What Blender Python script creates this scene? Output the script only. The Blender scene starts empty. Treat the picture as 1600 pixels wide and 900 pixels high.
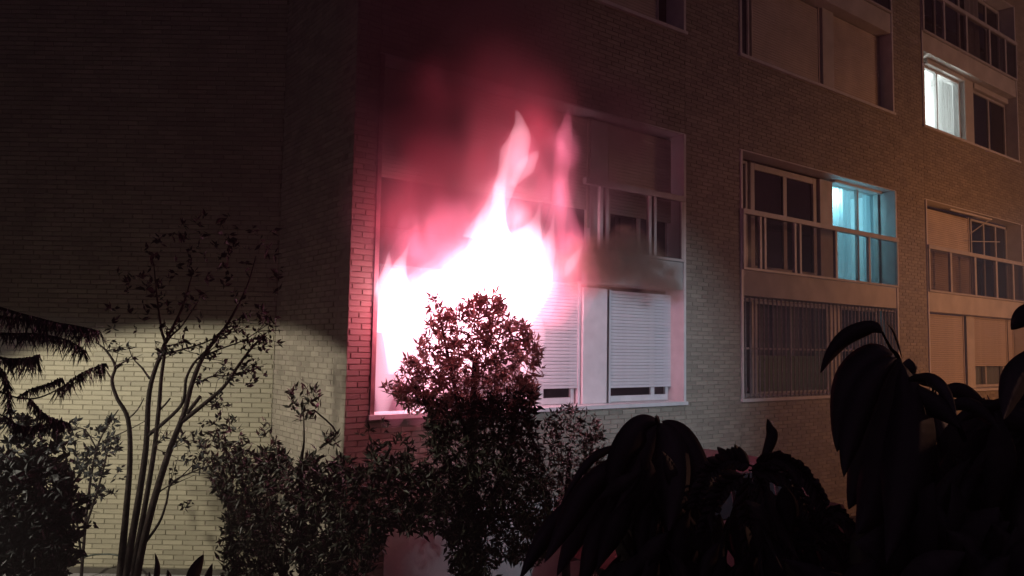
import bpy, bmesh, math, random
from mathutils import Vector, Matrix
random.seed(7)
SC = bpy.context.scene
COL = SC.collection
H = 2.95                                   # eye height above the garden ground

# ------------------------------------------------------------------ camera
RX = Vector((0.80157141, -0.59765665, 0.01702344))
UP = Vector((-0.05934995, -0.05120358, 0.99692315))
FW = Vector((0.59494609, 0.80011544, 0.07651422))
CAM = Vector((0.0, -7.568, H))
FOC = 1193.38
cd = bpy.data.cameras.new('camera')
cam = bpy.data.objects.new('camera', cd)
COL.objects.link(cam)
cam.matrix_world = Matrix(((RX.x, UP.x, -FW.x, CAM.x), (RX.y, UP.y, -FW.y, CAM.y), (RX.z, UP.z, -FW.z, CAM.z), (0, 0, 0, 1)))
cd.sensor_width = 36.0
cd.lens = FOC / 1600 * 36
cd.clip_start = 0.05
cd.clip_end = 500
SC.camera = cam

# ------------------------------------------------------------------ night sky, exposure
W = bpy.data.worlds.new('World')
SC.world = W
W.use_nodes = True
bg = W.node_tree.nodes['Background']
bg.inputs['Color'].default_value = (0.80, 0.52, 0.95, 1)
bg.inputs['Strength'].default_value = 0.022
SC.view_settings.view_transform = 'Standard'
SC.view_settings.look = 'None'
SC.view_settings.exposure = 0
SC.view_settings.gamma = 1
SC.cycles.transparent_max_bounces = 96
SC.cycles.max_bounces = 6
SC.cycles.diffuse_bounces = 2
SC.cycles.glossy_bounces = 2
SC.cycles.volume_bounces = 0
SC.cycles.sample_clamp_indirect = 3.0
SC.cycles.use_denoising = True
SC.cycles.volume_step_rate = 2.0


def lamp(name, kind, loc, energy, color, radius=0.1, aim=None, size=60, blend=0.3):
    l = bpy.data.lights.new(name, kind)
    l.energy = energy
    l.color = color
    l.shadow_soft_size = radius
    o = bpy.data.objects.new(name, l)
    COL.objects.link(o)
    o.location = loc
    if kind == 'SPOT':
        l.spot_size = math.radians(size)
        l.spot_blend = blend
    if aim is not None:
        o.rotation_euler = (Vector(aim) - Vector(loc)).to_track_quat('-Z', 'Y').to_euler()
    return o


# shaded garden lamp left of the frame: lights the wing wall below its shade
lamp('garden_lamp', 'SPOT', (-1.5, 0.8, H + 0.25), 760, (1.0, 0.92, 0.78), 0.13, (-1.056, 0.953, H + 0.25 - 0.883), 123.5, 0.035)
# white lamp right of the frame, beyond the near plants: lights the shuttered window
lamp('white_street_lamp', 'SPOT', (8.3, -6.2, H + 1.3), 780, (0.62, 0.80, 1.0), 0.08, (7.6, 0, H - 0.95), 60, 1.0)
# orange street lamp far to the right
lamp('orange_street_lamp', 'SPOT', (18.5, -7.5, H + 1.2), 760, (1.0, 0.37, 0.11), 0.15, (18.0, 0, H - 0.1), 110, 1.0)
lamp('facade_fill_light', 'POINT', (23.0, -10.0, 6.5), 700, (1.0, 0.48, 0.31), 0.3)  # unseen fill light, added to brighten the upper facade


def P(x, y, d):
    return CAM + d * (FW + RX * ((x - 800) / FOC) - UP * ((y - 450) / FOC))


def F(x, y, yy=0.0):
    v = FW + RX * ((x - 800) / FOC) - UP * ((y - 450) / FOC)
    return CAM + v * ((yy - CAM.y) / v.y)


# ------------------------------------------------------------------ materials
def new_mat(name):
    m = bpy.data.materials.new(name)
    m.use_nodes = True
    nt = m.node_tree
    return m, nt, nt.nodes['Principled BSDF'], nt.nodes['Material Output']


def mat(name, color, rough=0.7, var=0.15, scale=6.0, bump=0.0, bscale=60, island=0.0, spec=0.5, color2=None, stain=None):
    m, nt, b, out = new_mat(name)
    N, L = nt.nodes, nt.links
    b.inputs['Roughness'].default_value = rough
    b.inputs['Specular IOR Level'].default_value = spec
    tc = N.new('ShaderNodeTexCoord')
    noise = N.new('ShaderNodeTexNoise')
    noise.inputs['Scale'].default_value = scale
    noise.inputs['Detail'].default_value = 6
    L.new(tc.outputs['Object'], noise.inputs['Vector'])
    mix = N.new('ShaderNodeMix')
    mix.data_type = 'RGBA'
    c2 = color2 or tuple(c * (1 - 2.2 * var) for c in color)
    mix.inputs['A'].default_value = (*c2, 1)
    mix.inputs['B'].default_value = (*[min(1, c * (1 + 0.6 * var)) for c in color], 1)
    ramp = N.new('ShaderNodeMapRange')
    ramp.inputs['From Min'].default_value = 0.3
    ramp.inputs['From Max'].default_value = 0.7
    L.new(noise.outputs['Fac'], ramp.inputs['Value'])
    L.new(ramp.outputs['Result'], mix.inputs['Factor'])
    src = mix.outputs['Result']
    if island:
        g = N.new('ShaderNodeNewGeometry')
        oi = N.new('ShaderNodeObjectInfo')
        add = N.new('ShaderNodeMath')
        add.operation = 'ADD'
        L.new(g.outputs['Random Per Island'], add.inputs[0])
        L.new(oi.outputs['Random'], add.inputs[1])
        fr = N.new('ShaderNodeMath')
        fr.operation = 'FRACT'
        L.new(add.outputs[0], fr.inputs[0])
        mr = N.new('ShaderNodeMapRange')
        mr.inputs['To Min'].default_value = 1 - island
        mr.inputs['To Max'].default_value = 1 + island
        L.new(fr.outputs[0], mr.inputs['Value'])
        vm = N.new('ShaderNodeVectorMath')
        vm.operation = 'SCALE'
        L.new(src, vm.inputs[0])
        L.new(mr.outputs['Result'], vm.inputs['Scale'])
        src = vm.outputs['Vector']
    L.new(src, b.inputs['Base Color'])
    if bump:
        n2 = N.new('ShaderNodeTexNoise')
        n2.inputs['Scale'].default_value = bscale
        n2.inputs['Detail'].default_value = 4
        L.new(tc.outputs['Object'], n2.inputs['Vector'])
        bp = N.new('ShaderNodeBump')
        bp.inputs['Strength'].default_value = bump
        bp.inputs['Distance'].default_value = 0.01
        L.new(n2.outputs['Fac'], bp.inputs['Height'])
        L.new(bp.outputs['Normal'], b.inputs['Normal'])
    return m


M = {}
M['brick'] = mat('glazed_tan_brick', (0.34, 0.30, 0.235), 0.6, 0.10, 3, 0.25, 90, island=0.16)
M['wingbrick'] = mat('cream_brick', (0.40, 0.365, 0.25), 0.6, 0.10, 1.3, 0.25, 90, island=0.13)
M['mortar'] = mat('grey_mortar', (0.31, 0.273, 0.215), 0.9, 0.2, 8, 0.4, 120)
M['wingmortar'] = mat('sand_mortar', (0.29, 0.265, 0.185), 0.9, 0.2, 8, 0.4, 120)
M['render'] = mat('pale_render', (0.60, 0.57, 0.53), 0.8, 0.10, 2.5, 0.3, 70)
M['frame'] = mat('white_aluminium', (0.72, 0.71, 0.70), 0.4, 0.06, 5)
M['slat'] = mat('white_shutter_slats', (0.70, 0.70, 0.71), 0.5, 0.08, 2.2, island=0.04)
M['beige'] = mat('beige_shutter', (0.60, 0.52, 0.44), 0.55, 0.10, 2.2)
M['dimrail'] = mat('grey_aluminium', (0.55, 0.53, 0.52), 0.4, 0.08, 5)
M['iron'] = mat('painted_iron_bars', (0.33, 0.29, 0.28), 0.45, 0.2, 12)
M['soil'] = mat('garden_soil', (0.06, 0.05, 0.035), 0.95, 0.3, 3, 0.8, 30)
M['paving'] = mat('concrete_paving', (0.36, 0.35, 0.34), 0.85, 0.15, 2, 0.4, 50)
M['plinth'] = mat('dark_bitumen_band', (0.09, 0.08, 0.06), 0.8, 0.2, 4)
M['bark'] = mat('brown_bark', (0.024, 0.017, 0.014), 0.9, 0.3, 14, 0.8, 60, spec=0.15)
M['leaf'] = mat('glossy_green_leaf', (0.050, 0.050, 0.030), 0.55, 0.2, 3, island=0.45, spec=0.35)
M['leaf_firelit'] = mat('firelight_tinted_leaf', (0.055, 0.036, 0.028), 0.45, 0.2, 3, island=0.45)
M['leafpale'] = mat('pale_green_leaf', (0.10, 0.095, 0.055), 0.42, 0.2, 3, island=0.45)
M['leafdark'] = mat('dark_leaf', (0.014, 0.017, 0.016), 0.65, 0.2, 3, island=0.4, spec=0.2)
M['bigleaf'] = mat('leathery_leaf', (0.14, 0.12, 0.12), 0.5, 0.15, 4, 0.2, 40, spec=0.3)
M['needle'] = mat('blue_green_needles', (0.030, 0.034, 0.045), 0.6, 0.2, 8, island=0.3)
M['hose'] = mat('dark_green_hose', (0.035, 0.05, 0.03), 0.4, 0.1, 8)
M['carpaint'] = mat('red_car_paint', (0.11, 0.012, 0.018), 0.5, 0.05, 2)
M['tyre'] = mat('black_rubber', (0.02, 0.02, 0.02), 0.8, 0.1, 10)
M['chrome'] = mat('grey_trim', (0.3, 0.3, 0.3), 0.3, 0.05, 10)
M['curtain_dark'] = mat('grey_curtain', (0.20, 0.19, 0.20), 0.9, 0.1, 4)
M['room'] = mat('white_room_plaster', (0.75, 0.75, 0.75), 0.9, 0.03, 2)
M['firetint'] = mat('firelight_tinted_aluminium', (0.40, 0.26, 0.25), 0.6, 0.25, 5)  # white frame dulled and reddened, the firelight painted into its colour
M['char_dark'] = mat('charred_and_unlit_room', (0.05, 0.045, 0.04), 0.95, 0.3, 3)  # char of the burnt flat; elsewhere dark colour standing for unlit rooms
m, nt, b, o_ = new_mat('dark_window_glass')
b.inputs['Base Color'].default_value = (0.012, 0.011, 0.013, 1)
b.inputs['Roughness'].default_value = 0.06
M['glass'] = m
m, nt, b, o_ = new_mat('sooty_glass')
b.inputs['Base Color'].default_value = (0.06, 0.055, 0.055, 1)
b.inputs['Roughness'].default_value = 0.12
M['sootglass'] = m


def clear_glass(name, tint, amount):
    m, nt, b, out = new_mat(name)
    N, L = nt.nodes, nt.links
    t = N.new('ShaderNodeBsdfTransparent')
    t.inputs['Color'].default_value = (*tint, 1)
    mx = N.new('ShaderNodeMixShader')
    mx.inputs['Fac'].default_value = amount
    b.inputs['Base Color'].default_value = (0.10, 0.10, 0.10, 1)
    b.inputs['Roughness'].default_value = 0.08
    L.new(t.outputs[0], mx.inputs[1])
    L.new(b.outputs[0], mx.inputs[2])
    L.new(mx.outputs[0], out.inputs['Surface'])
    return m


M['clear'] = clear_glass('clear_window_glass', (0.93, 0.96, 0.96), 0.06)
M['railglass'] = clear_glass('smoked_balcony_glass', (0.84, 0.82, 0.81), 0.05)


def cloth(name, color):
    m, nt, b, out = new_mat(name)
    N, L = nt.nodes, nt.links
    t = N.new('ShaderNodeBsdfTranslucent')
    t.inputs['Color'].default_value = (*color, 1)
    mx = N.new('ShaderNodeMixShader')
    mx.inputs['Fac'].default_value = 0.7
    b.inputs['Base Color'].default_value = (*color, 1)
    b.inputs['Roughness'].default_value = 0.9
    L.new(b.outputs[0], mx.inputs[1])
    L.new(t.outputs[0], mx.inputs[2])
    L.new(mx.outputs[0], out.inputs['Surface'])
    return m


M['sheer'] = cloth('sheer_white_curtain', (0.8, 0.82, 0.82))


def thin_leaf(name, color, amount):
    m = mat(name, color, 0.42, 0.2, 3, island=0.45)
    nt = m.node_tree
    N, L = nt.nodes, nt.links
    b = N['Principled BSDF']
    t = N.new('ShaderNodeBsdfTranslucent')
    t.inputs['Color'].default_value = (*[c * 2.2 for c in color], 1)
    mx = N.new('ShaderNodeMixShader')
    mx.inputs['Fac'].default_value = amount
    L.new(b.outputs[0], mx.inputs[1])
    L.new(t.outputs[0], mx.inputs[2])
    L.new(mx.outputs[0], N['Material Output'].inputs['Surface'])
    return m


M['leaf_firelit'] = thin_leaf('firelight_tinted_leaf', (0.15, 0.085, 0.072), .55)  # reddened leaf colour stands in for the fire's bloom and backlight


def emit_volume(name, color, strength):
    m = bpy.data.materials.new(name)
    m.use_nodes = True
    nt = m.node_tree
    nt.nodes.clear()
    out = nt.nodes.new('ShaderNodeOutputMaterial')
    e = nt.nodes.new('ShaderNodeEmission')
    e.inputs['Color'].default_value = (*color, 1)
    e.inputs['Strength'].default_value = strength
    nt.links.new(e.outputs[0], out.inputs['Volume'])
    return m


def smoke_volume(name, color, density, scale, soft=1.0, emission=None):
    """smoke that thins out towards the edge of its unit-sphere puff"""
    m = bpy.data.materials.new(name)
    m.use_nodes = True
    nt = m.node_tree
    nt.nodes.clear()
    N, L = nt.nodes, nt.links
    out = N.new('ShaderNodeOutputMaterial')
    v = N.new('ShaderNodeVolumePrincipled')
    v.inputs['Color'].default_value = (*color, 1)
    tc = N.new('ShaderNodeTexCoord')
    oi = N.new('ShaderNodeObjectInfo')
    no = N.new('ShaderNodeTexNoise')
    no.noise_dimensions = '4D'
    no.inputs['Scale'].default_value = scale
    no.inputs['Detail'].default_value = 3
    mp = N.new('ShaderNodeMapping')
    mp.inputs['Scale'].default_value = (1, 1, .45 if emission else 1)
    mp.inputs['Rotation'].default_value = (0, math.radians(15 if emission else 0), 0)
    L.new(tc.outputs['Object'], mp.inputs['Vector'])
    L.new(mp.outputs['Vector'], no.inputs['Vector'])
    wm_ = N.new('ShaderNodeMath')
    wm_.operation = 'MULTIPLY'
    wm_.inputs[1].default_value = 20
    L.new(oi.outputs['Random'], wm_.inputs[0])
    L.new(wm_.outputs[0], no.inputs['W'])
    ln = N.new('ShaderNodeVectorMath')
    ln.operation = 'LENGTH'
    L.new(tc.outputs['Object'], ln.inputs[0])
    fall = N.new('ShaderNodeMapRange')
    fall.interpolation_type = 'SMOOTHSTEP'
    fall.inputs['From Min'].default_value = 1.0
    fall.inputs['From Max'].default_value = 1.0 - soft
    L.new(ln.outputs['Value'], fall.inputs['Value'])
    mr = N.new('ShaderNodeMapRange')
    mr.inputs['From Min'].default_value = 0.36
    mr.inputs['From Max'].default_value = 0.66
    mr.inputs['To Max'].default_value = density
    L.new(no.outputs['Fac'], mr.inputs['Value'])
    mu = N.new('ShaderNodeMath')
    mu.operation = 'MULTIPLY'
    L.new(mr.outputs['Result'], mu.inputs[0])
    L.new(fall.outputs['Result'], mu.inputs[1])
    if emission:
        v = N.new('ShaderNodeEmission')
        v.inputs['Color'].default_value = (*color, 1)
        L.new(mu.outputs[0], v.inputs['Strength'])
    else:
        L.new(mu.outputs[0], v.inputs['Density'])
    L.new(v.outputs[0], out.inputs['Volume'])
    return m


# ------------------------------------------------------------------ object helpers
class MB:
    def __init__(self):
        self.v, self.f = [], []

    def add(self, verts, faces):
        n = len(self.v)
        self.v += [tuple(p) for p in verts]
        self.f += [tuple(i + n for i in q) for q in faces]

    def box(self, x0, x1, y0, y1, z0, z1):
        self.add([(x0, y0, z0), (x1, y0, z0), (x1, y1, z0), (x0, y1, z0), (x0, y0, z1), (x1, y0, z1), (x1, y1, z1), (x0, y1, z1)],
                 [(0, 3, 2, 1), (4, 5, 6, 7), (0, 1, 5, 4), (1, 2, 6, 5), (2, 3, 7, 6), (3, 0, 4, 7)])

    def tube(self, pts, radii, n=7, cap=True):
        pts = [Vector(p) for p in pts]
        ref = Vector((0.31, 0.52, 0.79))
        base = len(self.v)
        for i, p in enumerate(pts):
            t = (pts[min(i + 1, len(pts) - 1)] - pts[max(i - 1, 0)])
            t = t.normalized() if t.length > 1e-9 else Vector((0, 0, 1))
            a = t.cross(ref)
            a = a.normalized() if a.length > 1e-6 else t.orthogonal().normalized()
            bb = t.cross(a)
            for k in range(n):
                an = 2 * math.pi * k / n
                self.v.append(tuple(p + radii[i] * (a * math.cos(an) + bb * math.sin(an))))
        for i in range(len(pts) - 1):
            for k in range(n):
                k2 = (k + 1) % n
                self.f.append((base + i * n + k, base + i * n + k2, base + (i + 1) * n + k2, base + (i + 1) * n + k))
        if cap:
            self.f.append(tuple(base + k for k in range(n))[::-1])
            self.f.append(tuple(base + (len(pts) - 1) * n + k for k in range(n)))

    def mesh(self, name, material, smooth=False):
        me = bpy.data.meshes.new(name)
        me.from_pydata(self.v, [], self.f)
        if material:
            me.materials.append(material)
        if smooth:
            me.polygons.foreach_set('use_smooth', [True] * len(me.polygons))
        me.update()
        return me

    def build(self, name, material, parent=None, smooth=False, bevel=0):
        return link(name, self.mesh(name, material, smooth), parent, bevel)


def link(name, me, parent=None, bevel=0):
    o = bpy.data.objects.new(name, me)
    COL.objects.link(o)
    if parent:
        o.parent = parent
    if bevel:
        md = o.modifiers.new('bevel', 'BEVEL')
        md.width = bevel
        md.segments = 1
        md.limit_method = 'ANGLE'
    return o


def thing(name, label, cat, group=None, loc=(0, 0, 0)):
    o = bpy.data.objects.new(name, None)
    COL.objects.link(o)
    o.empty_display_size = 0.2
    o['label'] = label
    o['category'] = cat
    if group:
        o['group'] = group
    return o


def boxpart(name, dims, material, parent, bevel=0):
    b = MB()
    b.box(*dims)
    return b.build(name, material, parent, bevel=bevel)


def smooth_path(pts, sub=5):
    """Catmull-Rom through tuples of floats"""
    out = []
    n = len(pts)
    for i in range(n - 1):
        p0, p1, p2, p3 = pts[max(i - 1, 0)], pts[i], pts[i + 1], pts[min(i + 2, n - 1)]
        for s in range(sub):
            t = s / sub
            out.append(tuple(0.5 * (2 * b + (c - a) * t + (2 * a - 5 * b + 4 * c - d) * t * t + (3 * b - a - 3 * c + d) * t ** 3)
                             for a, b, c, d in zip(p0, p1, p2, p3)))
    out.append(tuple(pts[-1]))
    return out


# ------------------------------------------------------------------ ground
g = MB()
g.add([(-150, -150, 0), (200, -150, 0), (200, 150, 0), (-150, 150, 0)], [(0, 1, 2, 3)])
o = g.build('ground', M['soil'])
o['kind'] = 'structure'

# ------------------------------------------------------------------ brick laying
PITCH_Z, PITCH_X, JOINT = 0.0622, 0.256, 0.0075


def lay(u0, u1, z0, z1, seed=0, pz=PITCH_Z, px=PITCH_X):
    """brick rectangles (u0,u1,z0,z1) clipped to a region, running bond on one common grid"""
    out = []
    k0, k1 = int(math.floor(z0 / pz)), int(math.ceil(z1 / pz))
    for k in range(k0, k1):
        a, b = max(k * pz, z0), min((k + 1) * pz - JOINT, z1)
        if b - a < 0.012:
            continue
        off = (k % 2) * px * 0.5 + ((k * 7919) % 13) * 0.004
        j = int(math.floor((u0 - off) / px)) - 1
        while True:
            c, d = off + j * px, off + (j + 1) * px - JOINT
            j += 1
            if c > u1:
                break
            c, d = max(c, u0), min(d, u1)
            if d - c > 0.02:
                out.append((c, d, a, b))
    return out


def brick_geo(mb, org, ud, nd, r, proud):
    """brick box on a wall: org + u*ud, outward normal nd"""
    u0, u1, z0, z1 = r
    e = 0.0035
    base = -0.012
    pts = []
    for (du, dz, dn) in ((u0, z0, base), (u1, z0, base), (u1, z1, base), (u0, z1, base),
                         (u0 + e, z0 + e, proud), (u1 - e, z0 + e, proud), (u1 - e, z1 - e, proud), (u0 + e, z1 - e, proud)):
        q = org + ud * du + nd * dn
        pts.append((q.x, q.y, q.z + dz))
    mb.add(pts, [(4, 5, 6, 7), (0, 1, 5, 4), (1, 2, 6, 5), (2, 3, 7, 6), (3, 0, 4, 7)])


def brickwork(parent, walls, material, pick):
    """walls: list of (org, ud, nd, regions). Bricks nearest to the 'pick' test become parts, the rest one stuff part."""
    mb = MB()
    cands = []
    for org, ud, nd, regs in walls:
        for rg in regs:
            for r in lay(*rg):
                q = org + ud * ((r[0] + r[1]) / 2) + Vector((0, 0, (r[2] + r[3]) / 2))
                s = pick(q, nd) if (r[1] - r[0]) > 0.1 else None
                cands.append((s, org, ud, nd, r))
    good = sorted([c for c in cands if c[0] is not None], key=lambda c: c[0])[:300]
    ids = set(id(c) for c in good)
    for c in cands:
        if id(c) not in ids:
            brick_geo(mb, c[1], c[2], c[3], c[4], random.uniform(-0.001, 0.003))
    o = mb.build('brickwork', material, parent)
    o['kind'] = 'stuff'
    cache = {}
    for s, org, ud, nd, r in good:
        w, hgt = round(r[1] - r[0], 3), round(r[3] - r[2], 3)
        key = (w, hgt, tuple(nd))
        if key not in cache:
            b1 = MB()
            brick_geo(b1, Vector((0, 0, 0)), ud, nd, (-w / 2, w / 2, -hgt / 2, hgt / 2), 0.0)
            cache[key] = b1.mesh('brick', material)
        ob = link('brick', cache[key], parent)
        q = org + ud * ((r[0] + r[1]) / 2) + nd * random.uniform(-0.001, 0.003)
        ob.location = (q.x, q.y, (r[2] + r[3]) / 2)


# ------------------------------------------------------------------ apartment block
S1, T1, B2, T2, S3, T3, B4, T4, TOP = [H + k for k in (-0.81, 0.88, 1.29, 3.26, 4.79, 6.48, 6.89, 8.86, 10.4)]
BAYS = [(3.74, 8.84), (10.17, 15.17), (16.40, 21.40)]
X0, X1 = 3.46, 28.0
block = thing('apartment_block', 'tan brick apartment block with stacked shuttered bays, one window on fire', 'building')
XV, YV = Vector((1, 0, 0)), Vector((0, 1, 0))

piers = [(X0, 3.74), (8.84, 10.17), (15.17, 16.40), (21.40, X1)]
regs, wall = [], MB()
for a, b in piers:
    regs.append((a, b, 0, TOP))
    wall.box(a, b, 0.006, 0.34, 0, TOP)
for a, b in BAYS:
    for z0, z1 in ((0, S1), (T2, S3), (T4, TOP)):
        regs.append((a, b, z0, z1))
        wall.box(a, b, 0.008, 0.34, z0, z1)
# return wall at the left corner, back wall, roof
wall.box(X0 + 0.008, X0 + 0.30, 0.345, 2.2, 0, TOP)
wall.box(X0, X1, 6.0, 6.3, 0, TOP)
wall.box(X0, X1, 0.0, 6.3, TOP + 0.002, TOP + 0.3)
wall.build('wall', M['mortar'], block)


def pick_block(q, nd):
    # most legible bricks: the corner strip beside the fire, then the first pier
    if nd.y > -0.5:
        return None
    if q.x < 3.8 and 0.9 < q.z < 6.0:
        return abs(q.z - 3.2) * 0.3
    if 8.84 < q.x < 10.2 and 1.2 < q.z < 3.7:
        return 5 + abs(q.z - 2.4)
    return None


brickwork(block, [(Vector((0, 0, 0)), XV, -YV, regs), (Vector((X0, 2.2, 0)), -YV, -XV, [(0, 2.2, 0, TOP)])], M['brick'], pick_block)

# rendered dado low on the first bay
boxpart('rendered_panel', (3.96, 6.95, -0.018, 0.004, 0.0, 1.05), M['render'], block)

for i, (a, b) in enumerate(BAYS):
    for z0, z1 in ((T1, B2), (T3, B4)):
        if i == 0 and z0 == T1:
            sp_ = boxpart('spandrel_panel', (a + 0.05, 6.78, -0.004, 0.30, z0, z1), M['char_dark'], block, 0.006)  # soot colour put in to dim the edge lit by the flames
            sp_['label'] = 'scorched black part of the panel above the flames, black put in to dim its lit edge'
            boxpart('spandrel_panel', (6.783, b - 0.05, -0.004, 0.30, z0, z1), M['render'], block, 0.006)
        else:
            boxpart('spandrel_panel', (a + 0.05, b - 0.05, -0.004, 0.30, z0, z1), M['render'], block, 0.006)
    for z0, z1 in ((S1, T2), (S3, T4)):
        fr = MB()      # thin pale lining of the whole bay opening
        fr.box(b - 0.05, b, -0.022, 0.33, z0 + 0.05, z1 - 0.02)
        fr.box(a, b, 0.004, 0.33, z1 - 0.02, z1)
        fr.build('bay_frame', M['frame'], block)
        lf = boxpart('bay_frame', (a, a + 0.05, -0.022, 0.33, z0 + 0.05, z1 - 0.022), M['firetint'] if (i == 0 and z0 == S1) else M['frame'], block)
        if i == 0 and z0 == S1:
            lf['label'] = 'left edge of the burning bay, tinted pink for firelight'
        boxpart('sill', (a - 0.02, b + 0.02, -0.045, 0.34, z0, z0 + 0.05), M['frame'], block)
    # backs of the recesses: closed panels coloured dark for unlit rooms behind the windows (skipped where a room is open)
SLAT = {}


def slat_mesh(w, material, pitch):
    key = (round(w, 3), material.name, pitch)
    if key not in SLAT:
        b = MB()
        hp = pitch * 0.5
        prof = [(0.002, -hp * 0.985), (-0.006, -hp * 0.88), (-0.008, 0.0), (-0.006, hp * 0.80), (0.000, hp * 0.90), (0.006, hp * 0.90), (0.006, -hp * 0.985)]
        n = len(prof)
        b.add([(x, y, z) for x in (-w / 2, w / 2) for (y, z) in prof],
              [tuple([k, (k + 1) % n, n + (k + 1) % n, n + k]) for k in range(n)] + [tuple(range(n))[::-1], tuple(range(n, 2 * n))])
        SLAT[key] = b.mesh('slat', material)
    return SLAT[key]


def shutter(u0, u1, z0, z1, y, material, pitch=0.046, single=True, label=None):
    """roller shutter: two guide rails and a bottom bar, slats as sub-parts"""
    b = MB()
    b.box(u0, u0 + 0.035, y - 0.02, y + 0.03, z0 - 0.25, z1)
    b.box(u1 - 0.035, u1, y - 0.02, y + 0.03, z0 - 0.25, z1)
    b.box(u0 + 0.037, u1 - 0.037, y - 0.010, y + 0.010, z0, z0 + 0.035)
    o = b.build('roller_shutter', material, block)
    if label:
        o['label'] = label
    w = u1 - u0 - 0.074
    me = slat_mesh(w, material, pitch)
    z = z0 + 0.037 + pitch / 2
    k = 0
    st = MB()
    while z < z1 - pitch * 0.4:
        if single:
            s = link('slat', me, o)
            s.location = ((u0 + u1) / 2, y + random.uniform(-0.0015, 0.0015), z)
        else:
            vs = [(v.co.x + (u0 + u1) / 2, v.co.y + y, v.co.z + z) for v in me.vertices]
            st.add(vs, [tuple(p.vertices) for p in me.polygons])
        z += pitch
        k += 1
    if not single:
        s = st.build('slats', material, o)
        s['kind'] = 'stuff'
    return o


def window(u0, u1, z0, z1, y, n=2, fw=0.06, fm=None, gm=None, split=None, label=None, backing=True):
    """sliding window: frame mesh, panes as sub-parts"""
    fm = fm or M['frame']
    gm = gm or M['glass']
    b = MB()
    b.box(u0, u0 + fw, y, y + 0.07, z0, z1)
    b.box(u1 - fw, u1, y, y + 0.07, z0, z1)
    b.box(u0 + fw, u1 - fw, y, y + 0.07, z1 - fw, z1)
    b.box(u0 + fw, u1 - fw, y, y + 0.07, z0, z0 + fw)
    xs = [u0 + fw] + ([split] if split else [u0 + fw + (u1 - u0 - 2 * fw) * k / n for k in range(1, n)]) + [u1 - fw]
    for x in xs[1:-1]:
        b.box(x - fw * 0.5, x + fw * 0.5, y + 0.004, y + 0.066, z0 + fw, z1 - fw)
    o = b.build('window', fm, block, bevel=0.004)
    if label:
        o['label'] = label
    for k in range(len(xs) - 1):
        p0 = xs[k] + (fw * 0.5 if k else 0)
        p1 = xs[k + 1] - (fw * 0.5 if k < len(xs) - 2 else 0)
        boxpart('pane', (p0, p1, y + 0.03 + 0.006 * (k % 2), y + 0.036 + 0.006 * (k % 2), z0 + fw, z1 - fw), gm, o)
    return o


def railing(a, b, z0, ztop, posts, rm, gm, y=-0.03):
    """glazed balcony front: top rail with posts and glass panels as sub-parts"""
    r = MB()
    r.box(a - 0.01, b + 0.01, y - 0.035, y + 0.045, ztop - 0.085, ztop)
    r.box(a, b, y - 0.02, y + 0.03, z0 + 0.003, z0 + 0.045)
    o = r.build('balcony_railing', rm, block, bevel=0.005)
    last = None
    for (p, w) in posts:
        boxpart('post', (p - w / 2, p + w / 2, y - 0.022, y + 0.032, z0 + 0.047, ztop - 0.087), rm, o)
        if last is not None:
            boxpart('glass_panel', (last, p - w / 2, y - 0.002, y + 0.006, z0 + 0.047, ztop - 0.087), gm, o)
        last = p + w / 2
    return o


def fx(x, y, yy):
    return F(x, y, yy).x


YR = 0.24     # plane of shutters and windows in the recess
# ---- first bay, storey one (the burning flat)
a, b = BAYS[0]
u_l0, u_l1 = 5.35, fx(905, 560, YR)
u_p0, u_p1 = fx(909, 560, YR - .03), fx(947, 560, YR - .03)
u_r0, u_r1 = fx(950, 560, YR), fx(1051, 560, YR)
zb = F(1000, 605, YR).z
shutter(u_r0, u_r1, zb, T1 - 0.055, YR, M['slat'])
window(u_r0 + 0.02, u_r1 - 0.02, S1 + 0.055, T1 - 0.06, YR + 0.05, 2, 0.085, split=fx(1024, 610, YR))
boxpart('pilaster', (u_p0, u_p1, YR - 0.05, YR + 0.14, S1 + 0.052, T1 - 0.052), M['frame'], block, 0.006)
shutter(6.05, u_l1, F(870, 607, YR).z, F(870, 478, YR).z + 0.35, YR, M['slat'], label='half burnt shutter beside the flames')
window(6.05, u_l1 - 0.02, S1 + 0.055, T1 - 0.06, YR + 0.05, 2, 0.085, split=6.35)
room = MB()     # charred room behind the burning opening
room.box(3.45, 6.0, 3.0, 3.1, S1 - .3, T1 + .3)
room.box(3.77, 3.83, 0.36, 3.0, S1 - .3, T1 + .3)
room.box(6.0, 6.06, 0.40, 3.0, S1 - .3, T1 + .3)
room.box(3.83, 6.0, 0.36, 3.0, T1 + .06, T1 + .1)
room.box(3.83, 6.0, 0.36, 3.0, S1 - .1, S1 - .04)
room.build('burnt_room', M['char_dark'], block)
boxpart('recess_back', (6.1, b, 0.40, 0.5, S1, T1), M['char_dark'], block)
# ---- first bay, storey two
railing(fx(912, 280, 0), b - 0.06, B2, H + 2.28, [(fx(936, 330, 0), .05), (fx(945, 330, 0), .05), (fx(1012, 340, 0), .05), (fx(1020, 340, 0), .05), (8.73, .05)], M['dimrail'], M['railglass'])
shutter(fx(950, 260, YR), fx(1052, 280, YR), B2 + 0.62, T2 - 0.06, YR, M['beige'], single=False)
shutter(a + 0.1, fx(940, 260, YR) - .25, B2 + 0.62, T2 - 0.06, YR, M['beige'], single=False)
boxpart('pilaster', (fx(940, 260, YR) - .23, fx(948, 260, YR), YR - .03, YR + .1, B2, T2 - 0.06), M['dimrail'], block)
window(fx(950, 260, YR) + .02, fx(1052, 280, YR) - .02, B2 + .02, T2 - .06, YR + .05, 2, .07, M['dimrail'])
boxpart('recess_back', (a, b, 0.42, 0.5, B2, T2), M['char_dark'], block)
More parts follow.
